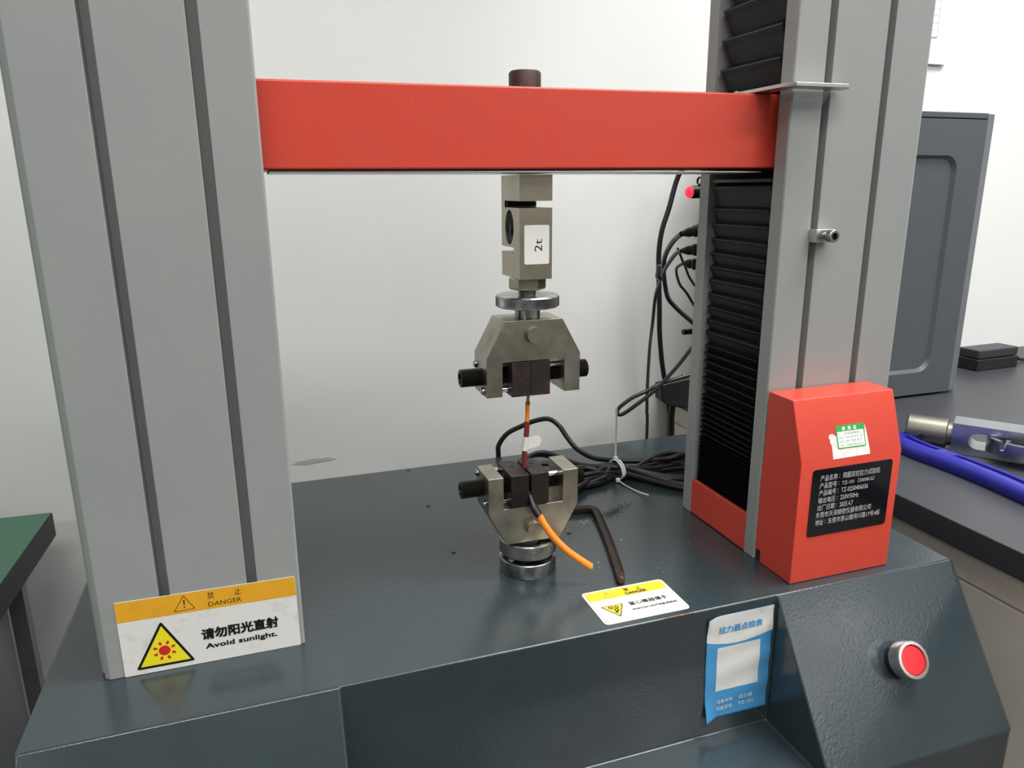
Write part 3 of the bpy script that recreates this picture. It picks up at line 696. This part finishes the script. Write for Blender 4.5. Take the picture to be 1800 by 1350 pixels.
# coiled bundle
pts = []
TX, TY = .160, .150
rl = [(.150, .006), (.138, .0045), (.118, .004), (.098, .0035), (.078, .0035), (.160, .010)]
ll = [(.205, .010, .062), (.190, .0042, .070), (.165, .0045, .075), (.140, .0040, .080), (.200, .014, .068), (.178, .010, .078)]
for k in range(5):
    ry, rz = rl[k]; ry2, rz2 = rl[(k + 3) % 6]
    yl, zl, xl_ = ll[k]; yl2, zl2, xl2 = ll[(k + 2) % 6]
    zt = .0035 + .0042 * (k % 3); yt = TY - .010 + .0058 * (k % 4); zt2 = .0035 + .0042 * ((k + 1) % 3); yt2 = TY - .012 + .0058 * ((k + 2) % 4)
    pts += [(TX + .002, yt, zt), (.205, ry * .75 + yt * .25, rz), (.240, ry - .004, rz + .001), (.262 + .003 * k, (ry + ry2) / 2, .004 + .002 * k), (.238, ry2 + .003, rz2 + .003), (.200, ry2 * .7 + yt2 * .3, rz2 + .003),
            (TX - .002, yt2, zt2), (.125, yl * .45 + yt2 * .55, zl2 + .001), (.095, yl + .004, zl + .004), (xl_, yl - .010, zl + .002), (xl_ + .010, (yl + yl2) / 2 - .045, .0045 + .001 * k), (.112, .128 + .006 * (k % 3), .0045 + .003 * (k % 2)), (.140, yt - .004, zt)]
tag(link('coiled_cable', tube(pts, .0030, 10, 7), M_CABLE, smooth=True), 'black cable coiled into a flat bundle on the deck behind the lower grip', 'cable')
def ziptie(label, cx, cy, tail, head):
    t = thing('zip_tie', label, 'zip tie', (cx, cy, .001), 'white nylon zip ties on the cable bundle')
    ring = [(cx + .0006 * math.sin(a), cy + .0165 * math.cos(a), .0098 + .0098 * math.sin(a)) for a in [2 * math.pi * k / 14 for k in range(15)]]
    link('strap', ribbon(ring, (1, 0, 0), .0020, .0009, 3), M_TIE, t); link('tail', ribbon(tail, (1, .3, 0) if tail[-1][2] > .03 else (.3, 1, 0), 0.0020, .0010, 5), M_TIE, t)
    link('head', box(head[0] - .0022, head[0] + .0022, head[1] - .0022, head[1] + .0022, head[2] - .0022, head[2] + .0022), M_TIE, t, bevel=.0008)
ziptie('white zip tie on the cable bundle with its tail standing straight up', .1615, .150, [(.1672, .168, .0150), (.1678, .170, .035), (.1680, .170, .055), (.1677, .170, .0738)], (.1670, .167, .0148))
ziptie('white zip tie on the cable bundle with its tail lying on the deck', .1582, .148, [(.1540, .1335, .0030), (.1560, .124, .0016), (.1590, .109, .0014), (.1622, .0945, .0024), (.1645, .086, .0036)], (.1538, .1345, .0030))
# cables hanging behind the deck
cable('thick black cable hanging down the wall from above the crosshead', [(.42, .28, .335), (.405, .33, .345), (.390, .385, .342), (.3776, .41, .3287), (.362, .41, .2789), (.3525, .41, .2484), (.3494, .41, .218), (.351, .41, .1865), (.3545, .41, .1340), (.3560, .41, .106), (.3607, .41, .068), (.3665, .41, .038), (.372, .41, .018), (.3775, .41, -.014), (.381, .41, -.057), (.383, .41, -.30)], .0037)
plug = lambda x, y, z, nm, lab, mm=M_BLKP: nm
def plugged(label, pz, py, path, r, m=M_CABLE):
    """a moulded plug pushed into the rear box, with its cable"""
    t = thing('plug_cable', label, 'cable', (path[0][0], py, path[0][2]), 'cables plugged in behind the right column')
    d = Vector(path[0]) - Vector((.2565, py, pz)); L = d.length
    link('plug', lathe([(.0072, 0), (.0072, L * .52), (.0060, L * .56), (.0064, L * .64), (.0048, L * .7), (.0050, L * .8), (.0032, L * .93), (r, L)], (.2565, py, pz), d, 16), M_BLKP, t, smooth=True)
    link('lead', tube(path, r, 10, 8), m, t, smooth=True); return t
plugged('topmost black plug with a thick cable curving down behind the right column', .2700, .130, [(.2265, .150, .2621), (.2320, .170, .2561), (.2380, .190, .2480), (.2467, .215, .2352), (.2561, .235, .2195), (.2672, .250, .2000), (.2728, .250, .1800), (.2826, .25, .1688), (.2939, .25, .159), (.3048, .25, .1505), (.33, .25, .13)], .0028)
plugged('second plug with a thin brownish cable hanging long past the deck edge', .2480, .130, [(.2275, .150, .2445), (.2323, .170, .2392), (.2466, .210, .2235), (.2634, .250, .2070), (.2776, .280, .1933), (.2899, .310, .1716), (.2987, .330, .1326), (.2960, .33, .0986), (.2949, .33, .0454), (.2956, .33, .0096), (.2972, .33, -.0270), (.298, .33, -.3)], .0022, M_CABLE2)
plugged('lowest plug with a thin black cable looping back behind the right column', .2300, .135, [(.2334, .155, .2308), (.2352, .170, .2251), (.2439, .185, .2165), (.2581, .2, .2021), (.2664, .2, .1933), (.2745, .2, .1824), (.2824, .2, .1713), (.30, .2, .15)], .0016)
cable('thin black cable dropping between the second and lowest plugs', [(.2500, .195, .2430), (.2560, .2, .2370), (.2600, .2, .2289), (.2650, .2, .2198), (.2695, .2, .2106), (.2767, .2, .2012), (.29, .2, .185)], .0014)
cable('black cable in a long narrow loop hanging behind the deck', [(.36, .29, .135), (.343, .29, .113), (.3318, .29, .1001), (.3183, .29, .0843), (.2989, .29, .0651), (.2812, .29, .0498), (.2535, .290, .0324), (.2390, .291, .0240), (.2325, .2925, .0240), (.2340, .2945, .0310), (.2531, .296, .0425), (.2736, .296, .0497), (.2956, .296, .0585), (.3146, .296, .0620), (.3308, .296, .0650), (.36, .296, .07)], .0026)
pa = thing('power_adapter', 'black plug-in power adapter hanging behind the deck beside the right column', 'power adapter', (.31, .30, .02))
link('housing', prism([(.3010, .0540), (.3600, .0620), (.3600, .0120), (.3120, .0240), (.3020, .0330)], 'y', .303, .322), M_BLKP, pa, bevel=.002)
link('brass_contact', cyl((.3375, .309, .0590), (0, 0, 1), .0028, .0060, 12), M_BRASS, pa, smooth=True)
link('lead', tube([(.326, .313, .03), (.3245, .313, .0), (.3260, .313, -.04), (.327, .313, -.3)], .0042, 10, 4), M_CABLE, pa, smooth=True)
inl = tag(link('cable_connector', prism([(.2622, .2185), (.2676, .2190), (.2705, .2032), (.2665, .1990), (.2610, .2030)], 'y', .255, .263), M_BLKP, bevel=.0015), 'small black inline connector behind the crossing of the hanging cables', 'connector')

# ------------------------------------------------------------------ debris on the deck
def crumbs(name, label, n, cx, cy, sx, sy, size, m, ang=0):
    bm = bmesh.new()
    for _ in range(n):
        a, b = random.gauss(0, sx), random.gauss(0, sy); x = cx + a * math.cos(ang) - b * math.sin(ang); y = cy + a * math.sin(ang) + b * math.cos(ang)
        if y < -.11 or (abs(x - AX) < .026 and abs(y - AY) < .026): continue
        s = size * random.uniform(.4, 1.3); t = random.uniform(0, 3.14); c, q_ = math.cos(t) * s * random.uniform(1, 2), math.sin(t) * s
        v = [bm.verts.new((x + dx, y + dy, z)) for dx, dy, z in ((c, q_, .0001), (-q_, c * .6, .0001), (-c, -q_, .0001), (q_, -c * .6, .0001), (0, 0, .0001 + s * .6))]
        for i in range(4): bm.faces.new((v[i], v[(i + 1) % 4], v[4]))
        bm.faces.new(v[3::-1])
    o = link(name, bm, m); o['kind'] = 'stuff'; o['label'] = label; o['category'] = 'debris'; return o
crumbs('dark_dust', 'dark metal dust strewn over the deck beside the hex key and grip', 900, .113, .066, .015, .0035, .00030, M_DUST, .5)
crumbs('grip_dust', 'fine dark dust on the deck right of the lower grip collar', 260, .052, .045, .014, .012, .00028, M_DUST, .4)
crumbs('pale_shavings', 'pale metal shavings scattered on the deck around the lower grip', 46, .045, .035, .050, .045, .0005, M_CHIP)
crumbs('yellow_shavings', 'little heap of pale yellowish shavings inside the hex key bend', 26, .0800, .0570, .006, .002, .0005, M_CHIP, .5)

# ------------------------------------------------------------------ right side: worktop, cabinet and what stands on it
TZ = .010
TE = .392
wt = tag(link('worktop', box(TE, 2.2, -1.0, WALL_Y - .002, TZ - .025, TZ), M_TABLE, bevel=.0012), 'dark grey worktop right of the testing machine', 'worktop')
cb = thing('side_cabinet', 'pale beige cabinet under the dark worktop', 'cabinet', (1.2, -.3, FLOOR_Z))
link('carcass', box(TE + .022, 2.18, -.97, WALL_Y - .01, FLOOR_Z + .06, TZ - .026), M_CABI, cb)
link('side_rail', box(TE + .018, TE + .0218, -.97, WALL_Y - .01, TZ - .0610, TZ - .026), M_CABI, cb, bevel=.0008)
link('side_panel', box(TE + .018, TE + .0218, -.97, WALL_Y - .01, FLOOR_Z + .08, TZ - .0635), M_CABI, cb, bevel=.0008)
link('plinth', box(TE + .05, 2.15, -.9, WALL_Y - .02, FLOOR_Z, FLOOR_Z + .06), M_EDGE, cb)
# computer tower
PX, PY = .7600, .2610
pc = thing('computer_tower', 'dark grey computer tower standing on the dark worktop', 'computer', (.6, .35, TZ))
TT = .4033
rec = rrect(.49, .0475, .7170, .3480, .020, 6)
outer = [(.455, TZ + .004), (PX, TZ + .004), (PX, TT - .0085), (.455, TT - .0085)]
sp_ = link('side_panel', prism(outer, 'y', PY, PY + .0020, [rec]), M_TOWER, pc, bevel=.0003)
inr = rrect(.4945, .0520, .7125, .3435, .0165, 6)
bm = bmesh.new(); a = [bm.verts.new((x, PY + .0001, z)) for x, z in rec]; b = [bm.verts.new((x, PY + .0045, z)) for x, z in inr]
for i in range(len(a)): bm.faces.new((a[i], a[(i + 1) % len(a)], b[(i + 1) % len(a)], b[i]))
bm.faces.new(b); link('embossed_field', bm, M_TOWER, sp_, smooth=True)
link('case_body', box(.457, PX - .001, PY + .0055, PY + .165, TZ + .003, TT - .0095), M_TOWER, pc)
link('top_cover', box(.455, PX, PY - .0005, PY + .17, TT - .0075, TT), M_TOWER, pc, bevel=.001)
link('front_bezel', prism([(PX + .0012, PY), (PX + .0195, PY + .0060), (PX + .0240, PY + .0120), (PX + .0240, PY + .160), (PX + .0012, PY + .17)], 'z', TZ + .003, TT), M_TOWERF, pc, bevel=.002)
for x, y in ((.49, .28), (.74, .28), (.49, .40), (.74, .40)): link('foot', cyl((x, y, TZ), (0, 0, 1), .012, .0035, 16), M_BLKP, pc)
# adapter brick
ab = thing('adapter_brick', 'flat black adapter brick on the worktop against the wall, right of the tower', 'power adapter', (.96, .367, TZ))
bm = prism([(.918, .3455), (1.0138, .3492), (1.0100, .3890), (.914, .3850)], 'z', TZ, TZ + .0195); link('lower_shell', bm, M_BLKP, ab, bevel=.002)
bm = prism([(.9195, .3469), (1.0124, .3506), (1.0087, .3876), (.9155, .3836)], 'z', TZ + .0200, TZ + .0350); link('upper_shell', bm, M_ADAPT, ab, bevel=.0025)
link('lead', tube([(1.012, .368, TZ + .012), (1.03, .368, TZ + .012), (1.06, .375, TZ + .004), (1.15, .39, TZ + .0035), (1.3, .41, TZ + .0035)], .0032, 8, 5), M_CABLE, ab, smooth=True)

# blue-handled wrench
wr = thing('blue_handled_wrench', 'long steel wrench with a blue dipped handle lying on the dark worktop', 'wrench', (.505, .03, TZ))
path = catmull([(.5120, .1200, 0), (.5079, .1046, 0), (.5032, .0829, 0), (.5020, .0637, 0), (.5035, .0370, 0), (.5045, .0104, 0), (.5038, -.0236, 0), (.5010, -.0529, 0), (.496, -.100, 0), (.492, -.150, 0)], 12)
bm = bmesh.new(); rows = []; S = 0; tot = sum((path[i + 1] - path[i]).length for i in range(len(path) - 1))
CS = [(-1, .35, .35), (-.97, .62, .62), (-.86, .86, .86), (-.68, .98, .98), (-.40, 1, 1), (-.12, .98, .98), (.02, .93, .90), (.10, .93, .52), (.26, .93, .46), (.42, .93, .50), (.50, .93, .88), (.64, .95, .95), (.82, .86, .86), (.95, .62, .62), (1, .35, .35), (.9, .02, .02), (.4, 0, 0), (-.4, 0, 0), (-.9, .02, .02)]
NC = len(CS)
for i, p in enumerate(path):
    d = (path[min(i + 1, len(path) - 1)] - path[max(i - 1, 0)]).normalized(); sd = Vector((-d.y, d.x, 0))
    if i: S += (path[i] - path[i - 1]).length
    kk = min(1, .45 + S / .014) * min(1, .4 + (tot - S) / .014); g = (.018 < S < .072) or (.094 < S < .225)
    rows.append([bm.verts.new(Vector((p.x, p.y, TZ + .0004 + .0150 * kk * (b if g else a))) + sd * .0160 * kk * u) for u, a, b in CS])
for a, b in zip(rows, rows[1:]):
    for k in range(NC): bm.faces.new((a[k], a[(k + 1) % NC], b[(k + 1) % NC], b[k]))
bm.faces.new(rows[0][::-1]); bm.faces.new(rows[-1])
link('handle', bm, M_BLUEH, wr, smooth=True)
link('steel_shank', tube([(.511, .116, TZ + .010), (.517, .132, TZ + .014), (.522, .155, TZ + .018), (.520, .19, TZ + .020), (.515, .22, TZ + .018)], .0085, 14, 5, sq=(.6, 1)), M_STEEL, wr, smooth=True)
link('jaw_head', prism([(.500, .212), (.533, .205), (.540, .245), (.523, .262), (.508, .240), (.493, .255)], 'z', TZ + .006, TZ + .034), M_STEEL, wr, bevel=.003)

# steel clamp fixture
fx = thing('clamp_fixture', 'bare steel clamp fixture with round shank and slotted hand wheel on the worktop', 'clamp fixture', (.58, .03, TZ))
D = Vector((.60, -.80, 0)); S_ = Vector((.80, .60, 0)); O = Vector((.5432, .0655, 0))
def FP(a, b, z): return O + D * a + S_ * b + Vector((0, 0, z))
cc = FP(0, .0165, TZ + .0182)
link('round_shank', lathe([(.0150, -.0480), (.0170, -.0460), (.0170, -.0060), (.0160, -.0050), (.0135, -.0048), (.0135, 0)], cc, D, 40), M_STEEL2, fx, smooth=True)
link('cross_hole', cyl(cc - D * .030 - S_ * .0150 + Vector((0, 0, -.004)), -S_, .0035, .0022, 16), M_DARK, fx)
H0, H1, BW = TZ + .0005, TZ + .0360, .034
def fbox(a0, a1, b0, b1, z0, z1, bm=None):
    bm = bm or bmesh.new(); vs = [bm.verts.new(FP(a, b, z)) for z in (z0, z1) for a, b in ((a0, b0), (a1, b0), (a1, b1), (a0, b1))]
    for f in ((3, 2, 1, 0), (4, 5, 6, 7), (0, 1, 5, 4), (1, 2, 6, 5), (2, 3, 7, 6), (3, 0, 4, 7)): bm.faces.new([vs[i] for i in f])
    return bm
# fork: closed end with a round-ended horizontal slot, extruded across its width
outl = [(0, H0), (.155, H0), (.155, H0 + .0085), (.026, H0 + .0085)] + [(.026 + .0092 * math.cos(t), (H0 + H1) / 2 + .0092 * math.sin(t)) for t in [math.radians(-90 - 180 * k / 10) for k in range(11)]] + [(.026, H1 - .0085), (.155, H1 - .0085), (.155, H1), (0, H1)]
bm = bmesh.new(); a = [bm.verts.new(FP(u, 0, z)) for u, z in outl]; b = [bm.verts.new(FP(u, BW, z)) for u, z in outl]
bm.faces.new(a); bm.faces.new(b[::-1])
for i in range(len(a)): bm.faces.new((a[i], a[(i + 1) % len(a)], b[(i + 1) % len(a)], b[i]))
link('fork_body', bm, M_STEEL, fx, bevel=.0005)
wc = FP(.068, .010, 0); bm = bmesh.new(); NN = 96; zl, zh, zs = H0 + .0092, H1 - .0092, H0 + .0092 + .008
rng = []
for rr, zt in ((.0320, zl), (.0340, zl + .0006), (.0340, None), (.0285, None), (.0275, zl + .006), (.004, zl + .006)):
    ring = []
    for k in range(NN):
        t = 2 * math.pi * k / NN; nt = (k % 16) < 3
        z = zt if zt is not None else (zh - .009 if nt else zh)
        ring.append(bm.verts.new(wc + Vector((rr * math.cos(t), rr * math.sin(t), z))))
    rng.append(ring)
for p, q_ in zip(rng, rng[1:]):
    for k in range(NN): bm.faces.new((p[k], p[(k + 1) % NN], q_[(k + 1) % NN], q_[k]))
bm.faces.new(rng[0][::-1]); bm.faces.new(rng[-1])
link('slotted_wheel', bm, M_STEEL, fx)
link('jaw_insert', fbox(.076, .125, .008, .026, H1, H1 + .008), M_RUST, fx, bevel=.0005)

# document sleeve on the wall
ds = thing('document_sleeve', 'clear plastic sleeve with a printed form hung on the wall top right', 'document', (.83, WALL_Y - .003, .50))
link('sleeve', box(.74, .8950, WALL_Y - .0030, WALL_Y - .0010, .5050, .80), M_SLV, ds)
link('bottom_fold', prism([(.745, .4985), (.8885, .4985), (.8955, .5045), (.74, .5045)], 'y', WALL_Y - .0055, WALL_Y - .0010), M_SLV, ds, bevel=.0005)
sh = Sheet((0, WALL_Y - .0036, 0), (1, 0, 0), (0, 0, 1), (0, -1, 0))
fm = sh.card('printed_form', [(.755, .5385), (.8700, .5385), (.8735, .79), (.755, .79)], .0005, M_WHITE, ds)
for k in range(24):
    z = .5387 + .0105 * k; sh.poly('l', [(.756, z), (.8700, z), (.8700, z + .0006), (.756, z + .0006)], 1)
for x in (.8695, .8420, .80): sh.poly('l', [(x, .5387), (x + .0007, .5387), (x + .0007, .788), (x, .788)], 1)
sh.done(fm, {'l': ('table_lines', M_LINE)})

# ------------------------------------------------------------------ left side: green topped table with cabinet
gt = thing('green_topped_table', 'green topped table with black edging left of the testing machine', 'table', (-.9, .1, FLOOR_Z))
link('tabletop', prism([(-.4524, .4099), (-1.6, .4590), (-1.6, -.62), (-.489, -.62)], 'z', -.0900, -.0612), M_EDGE, gt, bevel=.0008)
link('green_surface', prism([(-.4536, .4087), (-1.6, .4578), (-1.6, -.61), (-.490, -.61)], 'z', -.0612, -.0600), M_GREEN, gt)
for x, y in ((-.4885, .3300), (-.515, -.58), (-1.57, .33), (-1.57, -.58)):
    link('leg', box(x, x + .0158, y, y + .0158, FLOOR_Z, -.0902), M_DKST, gt, bevel=.0008)
gc = thing('under_table_cabinet', 'dark grey steel cabinet standing under the green topped table', 'cabinet', (-.75, .05, FLOOR_Z))
link('carcass', box(-1.00, -.4893, -.30, .3290, FLOOR_Z, -.1000), M_CABG, gc, bevel=.002)
for z0 in (-.90, -.64, -.38): link('drawer_front', box(-.98, -.510, -.3080, -.3005, z0, z0 + .24), M_CABG, gc, bevel=.001)

# ------------------------------------------------------------------ stand under the machine
mb = thing('machine_stand', 'dark steel stand carrying the testing machine', 'stand', (0, 0.03, FLOOR_Z))
link('stand_top', box(-.33, .33, -.16, .24, LOWZ - .03, LOWZ - .0002), M_EDGE, mb)
for x in (-.32, .28):
    for y in (-.15, .19): link('leg', box(x, x + .04, y, y + .04, FLOOR_Z, LOWZ - .0305), M_EDGE, mb)
